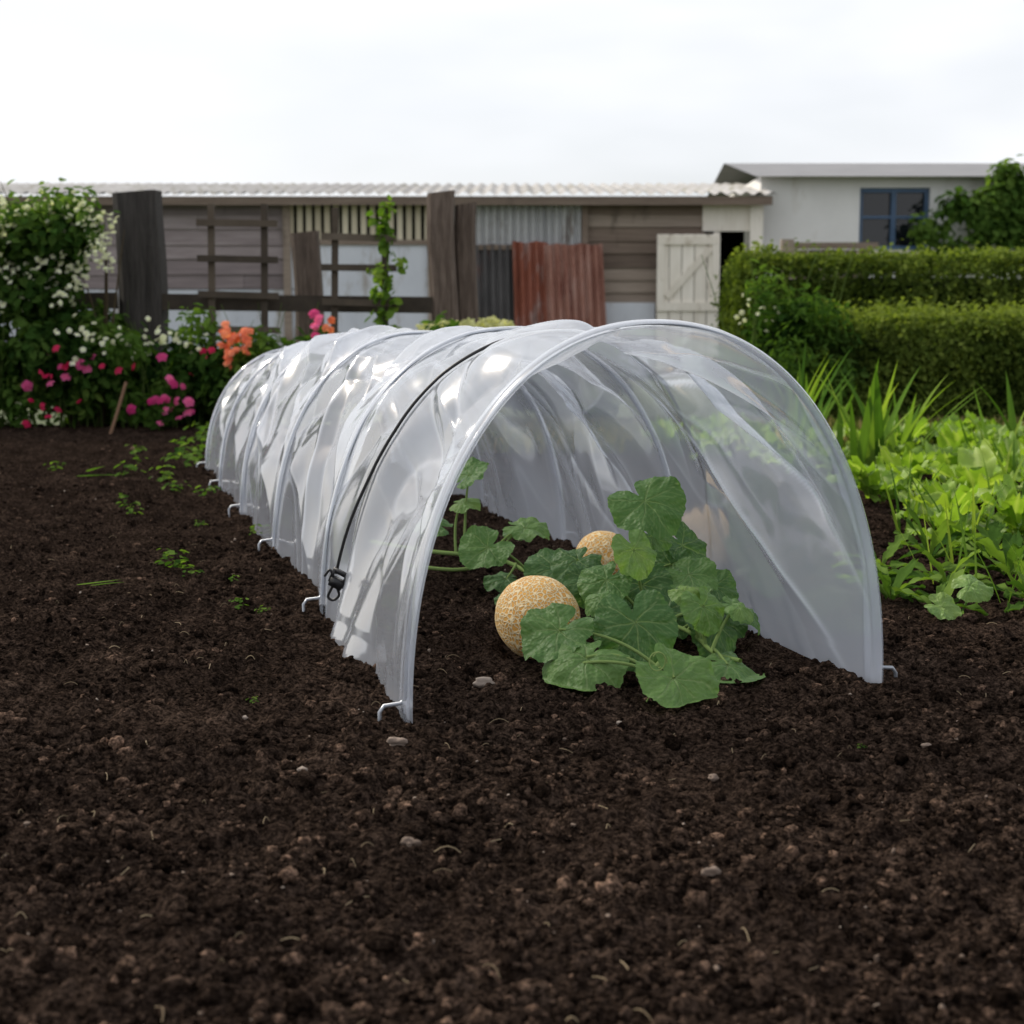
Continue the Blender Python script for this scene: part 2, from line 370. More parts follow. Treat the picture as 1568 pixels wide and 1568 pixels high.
# ------------------------------------------------------------------ melons
def melon_mat():
    m,nt,n,l=newmat('melon_mat'); out=n.new('ShaderNodeOutputMaterial'); b=N(nt,'ShaderNodeBsdfPrincipled',Roughness=.6)
    b.inputs['Specular IOR Level'].default_value=.25
    co=coords(nt); nz=N(nt,'ShaderNodeTexNoise',Scale=50,Detail=2); l.new(co,nz.inputs['Vector'])
    ad=n.new('ShaderNodeMix'); ad.data_type='RGBA'; ad.blend_type='LINEAR_LIGHT'; ad.inputs[0].default_value=.007; l.new(co,ad.inputs[6]); l.new(nz.outputs['Color'],ad.inputs[7])
    vo=N(nt,'ShaderNodeTexVoronoi',Scale=140,_feature='DISTANCE_TO_EDGE'); l.new(ad.outputs[2],vo.inputs['Vector'])
    n2=N(nt,'ShaderNodeTexNoise',Scale=18,Detail=3); l.new(co,n2.inputs['Vector'])
    th=N(nt,'ShaderNodeMapRange'); th.inputs[1].default_value=.05; th.inputs[2].default_value=.17; th.inputs[3].default_value=1; th.inputs[4].default_value=0; l.new(vo.outputs['Distance'],th.inputs[0])
    base=ramp(nt,n2.outputs['Fac'],[(.3,(.66,.31,.065)),(.55,(.73,.39,.095)),(.75,(.66,.40,.13))])
    mm=n.new('ShaderNodeMix'); mm.data_type='RGBA'; l.new(th.outputs[0],mm.inputs[0]); l.new(base.outputs[0],mm.inputs[6]); mm.inputs[7].default_value=(.86,.69,.41,1); l.new(mm.outputs[2],b.inputs['Base Color'])
    bp=N(nt,'ShaderNodeBump',Strength=1,Distance=.0015); l.new(th.outputs[0],bp.inputs['Height']); l.new(bp.outputs[0],b.inputs['Normal']); l.new(b.outputs[0],out.inputs[0]); return m
MM=melon_mat()
for (x,y,r,zs) in [(.040,2.29,.0665,.97),(.180,2.9,.056,.97)]:
    T,TF=icos(5); th=np.arctan2(T[:,2],T[:,0])
    rr=1+.008*np.cos(10*th)*(1-T[:,1]**2)+.02*fbm(T[:,0]*2+5,T[:,2]*2+T[:,1]*2,9,2)
    q=T*rr[:,None]*np.array([r,r*1.04,r*zs])
    z=float(soilh(x,y))
    o=fastmesh('melon',q,TF,MM); o.location=(x,y,r*zs-.006+max(z,-.005)); o.rotation_euler=(R(25),R(8),R(35))

# ------------------------------------------------------------------ melon plant
M_mleaf=leaf_mat('melon_leaf_mat',[(0,(.028,.075,.017)),(.4,(.064,.150,.036)),(.75,(.125,.23,.055)),(1,(.26,.35,.07))],.28,.5,.30,(.30,.40,.17),25,bump=170)
M_stem=leaf_mat('stem_mat',[(0,(.12,.20,.06)),(1,(.26,.34,.12))],.15)
def melon_leaf(mb,pos,nrm,tip,size,rnd):
    RN,AN=16,150; n=np.array(nrm,float)+np.array([random.uniform(-.2,.2),0,random.uniform(-.15,.15)]); n/=np.linalg.norm(n); t=np.array(tip,float); t-=n*t.dot(n); t/=np.linalg.norm(t); s=np.cross(t,n)
    sc=size/1.5; th=np.linspace(-math.pi,math.pi,AN); r=np.linspace(0,1,RN)
    ph=random.random()*6; p2=random.random()*6
    out=.72+.22*np.cos(th/2)**1.4; out=out*(1+.028*np.cos(5*th)+.03*np.sin(3*th+ph)+.04*np.sin(2*th+p2))
    out=out*(1-.70*np.exp(-((math.pi-np.abs(th))/.22)**2)); out=out+.018*np.abs(np.sin(th*14+ph))+.010*np.sin(th*43)
    Rr=r[:,None]*out[None,:]; Th=np.broadcast_to(th[None,:],Rr.shape)
    v=np.zeros_like(Rr)
    for va in (0,.72,-.72,1.45,-1.45,2.25,-2.25):
        dth=Th-va; dist=np.abs(Rr*np.sin(dth+.06*np.sin(Rr*7+ph))); on=(np.cos(dth)>0)
        v=np.maximum(v,on*np.exp(-(dist/(.018-.010*r[:,None]))**2))
        for q in (.3,.5,.7):
            for sg in (-1,1):
                px=Rr*np.cos(dth)-q; py=Rr*np.sin(dth)*sg
                ddd=np.abs(px*.62-py*.78); v=np.maximum(v,.45*((py>0)&(py<.28))*np.exp(-(ddd/.012)**2))
    cup=random.uniform(-.5,.0)
    zz=cup*Rr**2-.03*v+.09*np.sin(3*Th+ph)*Rr**2+.08*np.sin(5*Th+p2)*Rr**2+.06*np.sin(11*Th+ph)*Rr**3+.16*fbm(Rr*np.cos(Th)*3.5+ph,Rr*np.sin(Th)*3.5,2,2)
    zz=zz+.12*np.abs(Rr*np.sin(Th))
    fold=random.uniform(-.1,.4); zz=zz-fold*np.maximum(Rr*np.cos(Th)-.35,0)**1.3
    px=Rr*np.cos(Th)-.12; py=Rr*np.sin(Th)
    P=np.array(pos)+sc*(px[...,None]*t+py[...,None]*s+zz[...,None]*n)
    P[...,2]=np.maximum(P[...,2],.006)
    idx=np.arange(RN*AN).reshape(RN,AN); F=np.stack([idx[:-1,:-1],idx[1:,:-1],idx[1:,1:],idx[:-1,1:]],-1).reshape(-1,4)
    mb.add(P.reshape(-1,3),F,rnd,np.clip(v,0,1).ravel()*.65)
    return np.array(pos)-sc*.12*t
LV=[(.223,2.42,.216,.108,(-.1,-.75,.65),(.5,-.1,-.8),.5),
(-.08,2.9,.221,.07,(-.6,-.4,.6),(.8,0,.5),.45),(-.093,2.9,.166,.055,(0,-.25,.95),(.9,-.3,0),.95),
(-.05,2.7,.101,.088,(.1,-.6,.8),(-.6,-.4,-.3),.6),(.031,2.9,.114,.085,(.1,-.3,.95),(.9,-.3,.1),.85),
(-.015,2.75,.037,.07,(0,-.3,.95),(-.8,-.5,0),.3),(.07,2.6,.081,.09,(0,-.45,.85),(-.8,-.5,-.2),.3),
(.062,2.12,.066,.098,(-.3,-.55,.8),(-.75,-.5,-.3),.5),(.098,2.05,.040,.108,(-.1,-.5,.85),(-.75,-.65,-.2),.75),
(.182,2.14,.068,.112,(.15,-.85,.5),(.15,-.3,-.95),.3),(.226,1.97,.028,.108,(.2,-.6,.75),(.85,-.55,-.3),.8),
(.192,2.3,.155,.072,(.3,-.8,.6),(.3,-.3,-.9),.95),(.144,2.3,.108,.075,(-.3,-.7,.65),(-.6,-.3,-.6),.5),
(.287,2.18,.088,.066,(.3,-.75,.55),(.3,-.3,-.85),.85),(.315,2.25,.045,.088,(.35,-.55,.7),(.5,-.5,-.6),.35),
(.318,2.10,.020,.1,(.1,-.3,1),(.9,-.35,0),.6),(.3,2.55,.125,.09,(.55,-.5,.5),(.5,-.2,-.8),.2),
(.267,2.5,.1,.08,(-.2,-.65,.6),(-.4,-.4,-.8),.25),(.294,2.4,.1,.08,(.1,-.5,.85),(.7,-.4,-.5),.6),
(.343,2.45,.072,.07,(.35,-.55,.7),(.7,-.3,-.5),.4),(.104,2.45,.118,.074,(-.35,-.45,.8),(-.6,-.4,-.3),.22),
(.13,2.4,.09,.08,(.2,-.7,.6),(.2,-.4,-.8),.1),(.21,2.38,.085,.09,(0,-.7,.6),(-.2,-.4,-.8),.1),(.25,2.33,.055,.09,(.2,-.6,.7),(.4,-.5,-.7),.1),
(.165,2.28,.05,.08,(-.2,-.6,.7),(-.5,-.5,-.5),.1),(.33,2.35,.04,.085,(.2,-.5,.8),(.8,-.3,-.3),.3),(.24,2.62,.05,.08,(0,-.4,.9),(.4,.6,0),.3),
(-.0,2.62,.03,.055,(-.2,-.4,.9),(-.8,.1,0),.3),(.12,2.75,.05,.075,(0,-.4,.9),(-.3,.6,0),.35),(.24,2.48,.155,.055,(.4,-.6,.7),(.8,0,-.3),.6),
(.35,2.28,.07,.05,(.5,-.4,.7),(.8,-.2,-.2),.7),(.26,2.2,.11,.045,(.0,-.4,.9),(.4,-.6,.0),.95),(.13,2.2,.10,.045,(-.4,-.4,.9),(-.6,-.3,.0),.65),
(.38,2.32,.05,.05,(.5,-.3,.7),(.9,-.1,-.1),.5),(.34,2.18,.09,.04,(.2,-.3,.9),(.7,-.5,.1),.9),
(.015,2.98,.10,.06,(0,-.3,.9),(.3,.6,0),.5),(-.16,3.0,.11,.07,(0,-.4,.9),(-.6,.2,0),.5)]
vine=catmull([(-.30,3.15,.05),(-.17,2.92,.065),(-.02,2.83,.06),(.08,2.66,.035),(.17,2.5,.05),(.21,2.35,.045),(.235,2.2,.03),(.2,2.06,.022),(.19,2.0,.028)],10)
vine2=catmull([(.21,2.35,.045),(.27,2.25,.04),(.30,2.16,.025),(.33,2.11,.025)],8)
vine3=catmull([(-.2,2.8,.055),(-.1,2.78,.05),(-.02,2.83,.06)],8)
vv=np.vstack([vine,vine2])
plant=empty('melon_plant'); mb=MB(); ms=MB()
for x,y,z,s,n_,t_,r_ in LV:
    p=melon_leaf(mb,(x,y,z),n_,t_,s,r_)
    d=np.linalg.norm((vv-p)*np.array([1,1,.6]),axis=1)+np.where(np.linalg.norm(vv-p,axis=1)<.05,.2,0); k=int(np.argmin(d)); q=vv[k]
    mid=(p+q)/2+np.array([random.uniform(-.02,.02),.02,.02])
    ms.tube(bez(p+np.array([0,.001,-.001]),mid,q,10),np.linspace(.0019,.0030,10),7,.6)
ms.tube(vine,.0042,8,.5); ms.tube(vine2,.0034,8,.5); ms.tube(vine3,.0035,8,.6)
ms.tube(bez((.10,2.05,.035),(.15,2.02,.05),(.2,2.03,.025),10),.0024,7,.6)
tt=np.linspace(0,1,50); cx=.195+.013*np.cos(tt*9)*(1-.4*tt); cz=.055+.016*np.sin(tt*9)*(1-.4*tt)+.01*tt; cy=1.96-.02*tt
ms.tube(np.stack([cx,cy,cz],1),.0009,5,.9)
ms.tube(bez((.19,2.0,.03),(.2,1.97,.03),(.18,1.95,.005),10),.0010,5,.9)
mb.obj('leaves',M_mleaf,plant,True); ms.obj('vines_and_stalks',M_stem,plant,True)

# ------------------------------------------------------------------ leaf clouds
TPL=np.array([[0,0,0],[.30,.28,.07],[.27,.68,.05],[0,1,-.10],[-.27,.68,.05],[-.30,.28,.07]]); TPF=np.array([[0,1,2,3],[0,3,4,5]])
def cloud(name,P,Nn,size,mat,parent=None,rnd=None,aspect=1.,D=None):
    n=len(P)
    Nn=Nn/np.linalg.norm(Nn,axis=1,keepdims=True)
    if D is None: D=rng.normal(0,1,(n,3)); D[:,2]-=.3
    D=D-Nn*np.sum(D*Nn,1,keepdims=True); D/=np.linalg.norm(D,axis=1,keepdims=True)+1e-9
    S=np.cross(D,Nn); s=np.broadcast_to(np.asarray(size,float),(n,))[:,None,None]
    T=TPL
    V=P[:,None,:]+s*(T[None,:,0,None]*aspect*S[:,None,:]+T[None,:,1,None]*D[:,None,:]+T[None,:,2,None]*Nn[:,None,:])
    F=(TPF[None]+(np.arange(n)*6)[:,None,None]).reshape(-1,4)
    if rnd is None: rnd=rng.random(n)
    return fastmesh(name,V.reshape(-1,3),F,mat,parent,False,{'rnd':np.repeat(rnd,6)})
def clump(n,c,r,shell=.6):
    d=rng.normal(0,1,(n,3)); d/=np.linalg.norm(d,axis=1,keepdims=True)
    rad=shell+(1-shell)*rng.random(n)**.7; lump=1+.45*(vn(d[:,0]*2.5+c[0]*3,d[:,2]*2.5+d[:,1]*2+c[1],3)-.5)
    return np.array(c)+d*np.array(r)*(rad*lump)[:,None], d+rng.normal(0,.5,(n,3))+np.array([0,0,.5])
def flowers(name,P,size,mat,parent=None,np_=6,face=(0,-.7,.6)):
    n=len(P); c=np.repeat(P,np_,0); Nn=np.repeat(np.array(face)+rng.normal(0,.35,(n,3)),np_,0); Nn/=np.linalg.norm(Nn,axis=1,keepdims=True)
    a=np.tile(np.arange(np_)*2*math.pi/np_,n); ref=np.cross(Nn,np.array([.1,.2,1.])); ref/=np.linalg.norm(ref,axis=1,keepdims=True); r2_=np.cross(Nn,ref)
    D=ref*np.cos(a)[:,None]+r2_*np.sin(a)[:,None]
    sz=np.repeat(size*(.7+.6*rng.random(n)),np_)
    return cloud(name,c,Nn+D*.35,sz,mat,parent,np.repeat(rng.random(n),np_),1.5,D)
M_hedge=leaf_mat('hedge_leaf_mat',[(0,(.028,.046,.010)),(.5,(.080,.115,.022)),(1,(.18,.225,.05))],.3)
M_dark=leaf_mat('shaded_leaf_mat',[(0,(.012,.030,.008)),(.5,(.030,.068,.014)),(1,(.080,.135,.030))],.3)  # shade of the planting put into a darkened leaf colour
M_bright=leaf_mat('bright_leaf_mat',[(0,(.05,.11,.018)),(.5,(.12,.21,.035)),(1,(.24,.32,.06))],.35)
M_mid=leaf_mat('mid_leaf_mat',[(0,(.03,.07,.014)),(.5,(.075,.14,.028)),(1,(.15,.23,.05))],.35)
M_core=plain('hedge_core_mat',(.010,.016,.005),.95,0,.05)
def hedge(name,x0,x1,y0,y1,h,n,size,seed,shift=0):
    e=empty(name); g=np.random.default_rng(seed)
    w=x1-x0;d=y1-y0
    ar=np.array([w*h,w*d*.5,d*h]); fc=g.choice(3,n,p=ar/ar.sum())
    u=g.random(n);v=g.random(n)
    x=np.where(fc==2,x0,x0+u*w); y=np.where(fc==0,y0,y0+np.where(fc==2,u,v)*d); z=np.where(fc==1,h,v*h)
    Nn=np.zeros((n,3)); Nn[fc==0]=(0,-1,.25); Nn[fc==1]=(0,0,1); Nn[fc==2]=(-1,0,.25)
    ed=np.clip((z-(h-.12))/.12,0,1)**2; y=y+np.where(fc==0,ed*.09,0); z=z-np.where((fc==1)&(y<y0+.12),.05*(1-(y-y0)/.12),0)
    x=x+np.where(fc==2,ed*.08,0)
    b=fbm(x*2.2+y*1.7,z*3.0+y,seed,3)*.22+fbm(x*9,z*9+y*9,seed+5,2)*.12; k=g.normal(0,.022,n)-np.abs(g.normal(0,.02,n))
    k=k+(g.random(n)<.06)*g.random(n)*.09
    P=np.stack([x,y,z],1)+Nn/np.linalg.norm(Nn,axis=1,keepdims=True)*(b+k)[:,None]
    rn=np.clip(.36+shift+b*4+g.normal(0,.2,n)+.25*(fc==1)+.15*ed,0,1)  # top, rim and bulges lighter, hollows darker: light painted into leaf tone
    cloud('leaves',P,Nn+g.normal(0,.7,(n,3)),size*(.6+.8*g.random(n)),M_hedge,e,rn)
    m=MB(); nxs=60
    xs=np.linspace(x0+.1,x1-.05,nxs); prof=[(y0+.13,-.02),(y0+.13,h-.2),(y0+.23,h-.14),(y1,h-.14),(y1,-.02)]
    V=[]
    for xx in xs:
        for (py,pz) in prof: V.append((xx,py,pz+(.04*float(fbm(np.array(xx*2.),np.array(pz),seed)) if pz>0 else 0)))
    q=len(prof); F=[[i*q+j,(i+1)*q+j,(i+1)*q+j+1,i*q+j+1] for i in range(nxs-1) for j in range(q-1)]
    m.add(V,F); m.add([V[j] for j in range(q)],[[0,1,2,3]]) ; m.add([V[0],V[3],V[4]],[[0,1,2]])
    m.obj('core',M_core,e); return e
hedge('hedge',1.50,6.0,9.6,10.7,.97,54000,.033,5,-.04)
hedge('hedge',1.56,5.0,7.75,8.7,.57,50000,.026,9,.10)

def join_clouds(name,parts,size,mat,parent=None,aspect=1.,rb=None):
    P=np.concatenate([p for p,_ in parts]);Nn=np.concatenate([n for _,n in parts])
    n=len(P); r=np.concatenate([np.clip(rng.random()*.5+rng.random(len(p))*.5,0,1) for p,_ in parts])
    return cloud(name,P,Nn,size*(.5+rng.random(n)),mat,parent,r,aspect)
sh=empty('shrub')
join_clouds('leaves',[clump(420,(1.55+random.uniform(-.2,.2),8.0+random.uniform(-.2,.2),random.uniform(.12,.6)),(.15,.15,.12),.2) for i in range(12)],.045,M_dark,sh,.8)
join_clouds('sunlit_leaves',[clump(150,(1.5+random.uniform(-.2,.22),7.8+random.uniform(-.2,.2),random.uniform(.1,.72)),(.12,.15,.15),.2) for i in range(12)],.045,M_mid,sh,.5)  # sunlight on the shrub painted as a lighter leaf colour
ms=MB()
for i in range(20):
    bx=1.45+random.uniform(-.25,.2); ms.tube(bez((bx,7.95,0),(bx+random.uniform(-.1,.1),7.9,.4),(bx+random.uniform(-.25,.2),7.85,random.uniform(.5,.95)),8),np.linspace(.005,.0015,8),5)
ms.obj('stems',leaf_mat('green_stem_mat',[(0,(.05,.08,.02)),(1,(.12,.18,.05))],.1),sh,True)
M_white=leaf_mat('white_petal_mat',[(0,(.55,.55,.42)),(1,(.8,.8,.7))],.3)
M_cream=leaf_mat('cream_petal_mat',[(0,(.45,.45,.22)),(1,(.7,.68,.42))],.3)
M_pink=leaf_mat('pink_petal_mat',[(0,(.5,.04,.18)),(1,(.78,.18,.38))],.3)
M_red=leaf_mat('red_petal_mat',[(0,(.38,.01,.06)),(1,(.65,.05,.14))],.3)
M_salmon=leaf_mat('salmon_petal_mat',[(0,(.6,.14,.08)),(1,(.8,.32,.2))],.3)
flowers('flowers',np.array([(1.27+random.uniform(-.1,.14),7.8+random.uniform(-.1,.1),random.uniform(.44,.68)) for i in range(16)]),.015,M_white,sh,5)

rb=empty('rose_bush')
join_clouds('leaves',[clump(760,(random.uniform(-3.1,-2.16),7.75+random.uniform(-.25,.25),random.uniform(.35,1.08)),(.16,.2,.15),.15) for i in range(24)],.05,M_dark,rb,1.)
join_clouds('sunlit_leaves',[clump(120,(random.uniform(-3.1,-2.12),7.62+random.uniform(-.2,.2),random.uniform(.55,1.12)),(.16,.2,.14),.4) for i in range(20)],.045,M_mid,rb,1.)  # lit copy of the rose leaves: sunlight put into the lighter colour
cl=[]
for i in range(80):
    c=(random.uniform(-2.75,-1.98),7.45+random.uniform(-.08,.1),random.uniform(.62,1.12))
    cl+= [(c[0]+random.gauss(0,.03),c[1]+random.gauss(0,.02),c[2]+random.gauss(0,.025)) for k in range(7)]
flowers('blossom',np.array(cl),.015,M_white,rb,5)
ms=MB()
for i in range(16):
    bx=random.uniform(-3,-2.1); ms.tube(bez((bx,7.8,0),(bx+.1,7.7,.6),(bx+random.uniform(-.2,.2),7.6,random.uniform(.8,1.25)),8),np.linspace(.010,.002,8),5)
ms.obj('stems',rough_mat('twig_mat',[(0,(.05,.035,.02)),(1,(.12,.09,.05))],30),rb,True)

fb=empty('flower_border'); parts=[]
for i in range(46):
    x=random.uniform(-3.6,-1.15); top=np.interp(x,[-3.6,-2,-1.7,-1.15],[.5,.5,.40,.36])
    parts.append(clump(480,(x,7.65+random.uniform(-.2,.35),random.uniform(.04,top)),(.15,.17,.11),.2))
for i in range(28):
    x=random.uniform(-1.3,.6); parts.append(clump(420,(x,8.0+random.uniform(-.3,.4),random.uniform(.05,.40)),(.16,.18,.10),.2))
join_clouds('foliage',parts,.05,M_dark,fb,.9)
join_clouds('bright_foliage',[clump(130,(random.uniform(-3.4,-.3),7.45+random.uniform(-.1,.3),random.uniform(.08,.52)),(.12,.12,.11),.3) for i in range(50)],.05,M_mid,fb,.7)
ms=MB()
for i in range(60):
    bx=random.uniform(-2.7,-1.0); h_=random.uniform(.3,.66); yb=random.uniform(7.45,7.75); ms.tube(bez((bx,yb,0),(bx+random.uniform(-.08,.08),yb-.02,h_*.5),(bx+random.uniform(-.14,.14),yb-.06,h_),6),np.linspace(.004,.0012,6),4)
ms.obj('flower_stems',bpy.data.materials['green_stem_mat'],fb,True)
ms=MB(); ms.tube(bez((-1.95,7.2,-.02),(-1.9,7.2,.12),(-1.86,7.2,.25),6),.008,6,.5); ms.obj('garden_cane',rough_mat('cane_mat',[(0,(.18,.10,.06)),(1,(.3,.18,.11))],20),None,True)
def fl(c,n,sx,sz): return [(c[0]+random.gauss(0,sx),c[1]+random.gauss(0,.03),c[2]+random.gauss(0,sz)) for k in range(n)]
flowers('pink_flowers',np.array(fl((-1.70,7.28,.20),12,.06,.07)+fl((-1.62,7.3,.10),6,.05,.03)+fl((-2.15,7.35,.3),8,.14,.06)+fl((-.97,7.4,.54),9,.012,.04)),.028,M_pink,fb,5)
flowers('red_flowers',np.array(fl((-2.05,7.3,.3),10,.17,.06)+fl((-2.2,7.3,.1),6,.1,.04)+fl((-1.5,7.4,.36),6,.05,.03)),.022,M_red,fb,5)
flowers('white_flowers',np.array(fl((-1.75,7.4,.45),34,.13,.04)+fl((-2.05,7.3,.48),24,.12,.05)),.017,M_white,fb,5)
flowers('salmon_flowers',np.array(fl((-1.38,7.3,.42),30,.022,.05)+fl((-1.30,7.3,.46),22,.02,.035)+fl((-.9,7.4,.5),5,.01,.03)),.022,M_salmon,fb,5)
cs=[]
for i in range(26):
    c=(random.uniform(-.46,.02),7.55+random.uniform(-.1,.1),.520+random.uniform(-.03,.028)); cs+=fl(c,10,.022,.010)
flowers('cream_flowers',np.array(cs),.015,M_cream,fb,5)

wd=empty('weed_seedlings')
W=[(-1.25,5.7,.12),(-1.2,5.3,.10),(-1.28,6.2,.13),(-1.15,4.9,.08),(-1.4,6.8,.12),(-1.33,6.0,.10),(-1.18,5.5,.09),(-1.3,5.1,.08),(-1.35,6.5,.12),(-1.22,5.95,.1),(-.70,3.08,.06),(-.49,2.64,.03),(-.44,2.6,.02),(-.75,3.2,.045),(-.66,3.0,.04),(-.9,4.4,.06),(-1.05,4.6,.06),(-.55,2.9,.025),(-1.0,3.9,.045),(-.35,1.98,.015),(-1.5,5.9,.07),(.42,1.75,.012),(-.62,3.6,.035),(-1.1,4.2,.05),(-.8,3.8,.03),(-1.6,5.2,.06)]
P=[];Q=[];S=[]
for x,y,s in W:
    for k in range(16):
        a=random.random()*6.28; rr=random.random()*s*.7
        P.append((x+rr*math.cos(a),y+rr*math.sin(a),float(soilh(x,y))+random.uniform(.004,s*.7))); Q.append((math.cos(a)*.5,math.sin(a)*.5,1)); S.append(s*random.uniform(.2,.45))
cloud('leaves',np.array(P),np.array(Q,float),np.array(S),M_mid,wd)
def blade(mb,b,d,L,w,bend,rnd=None):
    b=np.array(b,float); d=np.array(d,float); d/=np.linalg.norm(d); n=9; t=np.linspace(0,1,n)
    hz=np.array([d[0],d[1],0.])+1e-4; hz/=np.linalg.norm(hz)
    c=b+t[:,None]*L*d+ (t**2)[:,None]*bend*L*(hz-np.array([0,0,.6])); s=np.cross(hz,[0,0,1.])
    ww=w*(1-t**2.2)*(.5+.5*np.minimum(t*5,1))
    V=np.concatenate([c-s*ww[:,None]/2,c+np.array([0,0,-.12])*ww[:,None],c+s*ww[:,None]/2]); F=[[i,i+1,n+i+1,n+i] for i in range(n-1)]+[[n+i,n+i+1,2*n+i+1,2*n+i] for i in range(n-1)]
    mb.add(V,F,rnd)
mb=MB()
blade(mb,(-.80,2.70,.035),(1,.0,.12),.085,.012,.0,.7); blade(mb,(-.78,2.72,.03),(.9,-.3,.2),.07,.012,.1,.4); blade(mb,(-1.35,4.6,.05),(1,-.2,.1),.14,.03,.1,.3)
blade(mb,(-1.33,4.65,.06),(.6,-.7,.25),.12,.03,.1,.5)
mb.obj('grass_leaves',M_mid,wd)

M_lett=leaf_mat('lettuce_mat',[(0,(.08,.155,.02)),(.5,(.18,.29,.04)),(1,(.34,.44,.08))],.4,.5,.3,(.40,.48,.17),12)
def oleaf(mb,base,az,el,L,w,curl,rnd,ruf=.06,lobed=0):
    nu,nv=12,9; u=np.linspace(0,1,nu)[:,None]; v=np.linspace(-1,1,nv)[None,:]
    wid=w*np.sin(np.pi*np.clip(u*.86+.06,0,1)**1.25)**.75*np.ones_like(v)
    if lobed: wid=wid*(1-.45*(np.sin(u*22)>0))
    ph=random.random()*6
    ang=el-curl*u; r=L*np.cumsum(np.cos(ang),0)/nu; z=L*np.cumsum(np.sin(ang),0)/nu
    r=r*np.ones_like(v)+ruf*.6*L*np.sin(v*9+ph)*u**2; z=z*np.ones_like(v)+.25*wid*v*v+ruf*L*np.sin(u*14+v*2+ph)*np.abs(v)**1.5+ruf*.7*L*np.sin(v*8+ph)*u**2
    sx=v*wid; ca,sa=math.cos(az),math.sin(az)
    P=np.stack([base[0]+r*ca-sx*sa,base[1]+r*sa+sx*ca,base[2]+z],-1)
    idx=np.arange(nu*nv).reshape(nu,nv); F=np.stack([idx[:-1,:-1],idx[1:,:-1],idx[1:,1:],idx[:-1,1:]],-1).reshape(-1,4)
    mb.add(P.reshape(-1,3),F,rnd,(np.exp(-(v/.12)**2)*.7*np.ones_like(u)).ravel())
mb=MB(); g=random.Random(5)
LP=[]
for i in range(700):
    y=g.uniform(3.3,6.3); xl=.84+.17*(y-3.0) if y<5 else 1.1-.5*(y-5); x=xl+g.uniform(0,1.7)
    if x<.55: continue
    if all((x-a)**2+(y-b)**2>.20**2 for a,b,_ in LP): LP.append((x,y,g.uniform(.08,.16)))
for x,y,s in LP:
    rb_=g.random()*.5; z=float(soilh(x,y))
    for k in range(13):
        f=k/13; oleaf(mb,(x+g.gauss(0,.02),y+g.gauss(0,.02),z+.01+.02*f),k*2.4+g.random()*.9,g.uniform(.35,.75)+.85*f,s*g.uniform(.6,1.25),s*g.uniform(.22,.36),g.uniform(.3,1.2),min(1,rb_+g.random()*.5),.10)
mb.obj('lettuce_bed',M_lett,smooth=True)
mb=MB()
for x,y,s in [(.70,2.72,.09),(.76,2.60,.08),(.83,2.8,.11),(.68,2.86,.08),(.92,2.55,.1),(.98,2.9,.13),(.75,3.0,.10),(.88,3.1,.12),(1.02,3.15,.12),(.95,2.72,.11)]:
    z=float(soilh(x,y))
    for k in range(10): oleaf(mb,(x,y,z+.005),k*2.4+g.random(),g.uniform(.35,1.35),s*g.uniform(.7,1.25),s*g.uniform(.10,.18),g.uniform(.4,1.1),g.random(),.04,g.random()<.5)
mb.obj('salad_leaves_plant',M_mid,smooth=True)
mb=MB()
melon_leaf(mb,(.735,2.50,.03),(-.1,-.5,.85),(.8,-.3,-.2),.055,1); melon_leaf(mb,(.80,2.55,.06),(.1,-.6,.8),(.8,.3,-.2),.06,.95)
mb.tube(bez((.735,2.50,.03),(.76,2.52,.04),(.78,2.56,0),6),.002,5); mb.tube(bez((.80,2.55,.06),(.8,2.56,.04),(.78,2.56,0),6),.002,5)
mb.obj('courgette_seedling',M_mleaf,smooth=True)
mb=MB()
for (x,y,n_,L,wd_) in [(1.20,5.0,17,.46,.034),(1.33,5.15,12,.40,.03),(1.05,5.6,9,.50,.03),(.98,5.2,7,.5,.02),(1.6,5.0,7,.36,.02),(1.85,5.3,7,.38,.03),(1.2,5.8,8,.4,.03),(1.45,4.3,6,.30,.016),(1.3,3.9,6,.28,.012),(1.1,2.9,10,.26,.008),(1.0,3.3,8,.24,.008),(.93,2.65,10,.22,.006),(.88,2.9,8,.22,.006),(.98,3.6,6,.26,.008)]:
    for k in range(n_):
        a=random.random()*6.28; blade(mb,(x+random.gauss(0,.03),y+random.gauss(0,.03),0),(math.cos(a)*random.uniform(.1,.5),math.sin(a)*.3,1),L*random.uniform(.6,1.1),wd_*random.uniform(.7,1.2),random.uniform(0,.35))
mb.obj('strap_leaved_plants',M_bright)
n=22000; gx=rng.uniform(-.2,4.2,n); gy=rng.uniform(6.0,7.75,n); P=np.stack([gx,gy,np.full(n,-.02)],1)
cloud('lawn_grass',P,np.stack([rng.normal(0,1,n),rng.normal(0,1,n)-.5,rng.normal(0,.3,n)],1),.05+.05*rng.random(n),M_grass,None,rng.random(n),.18,np.stack([rng.normal(0,.35,n),rng.normal(0,.35,n),np.ones(n)],1))

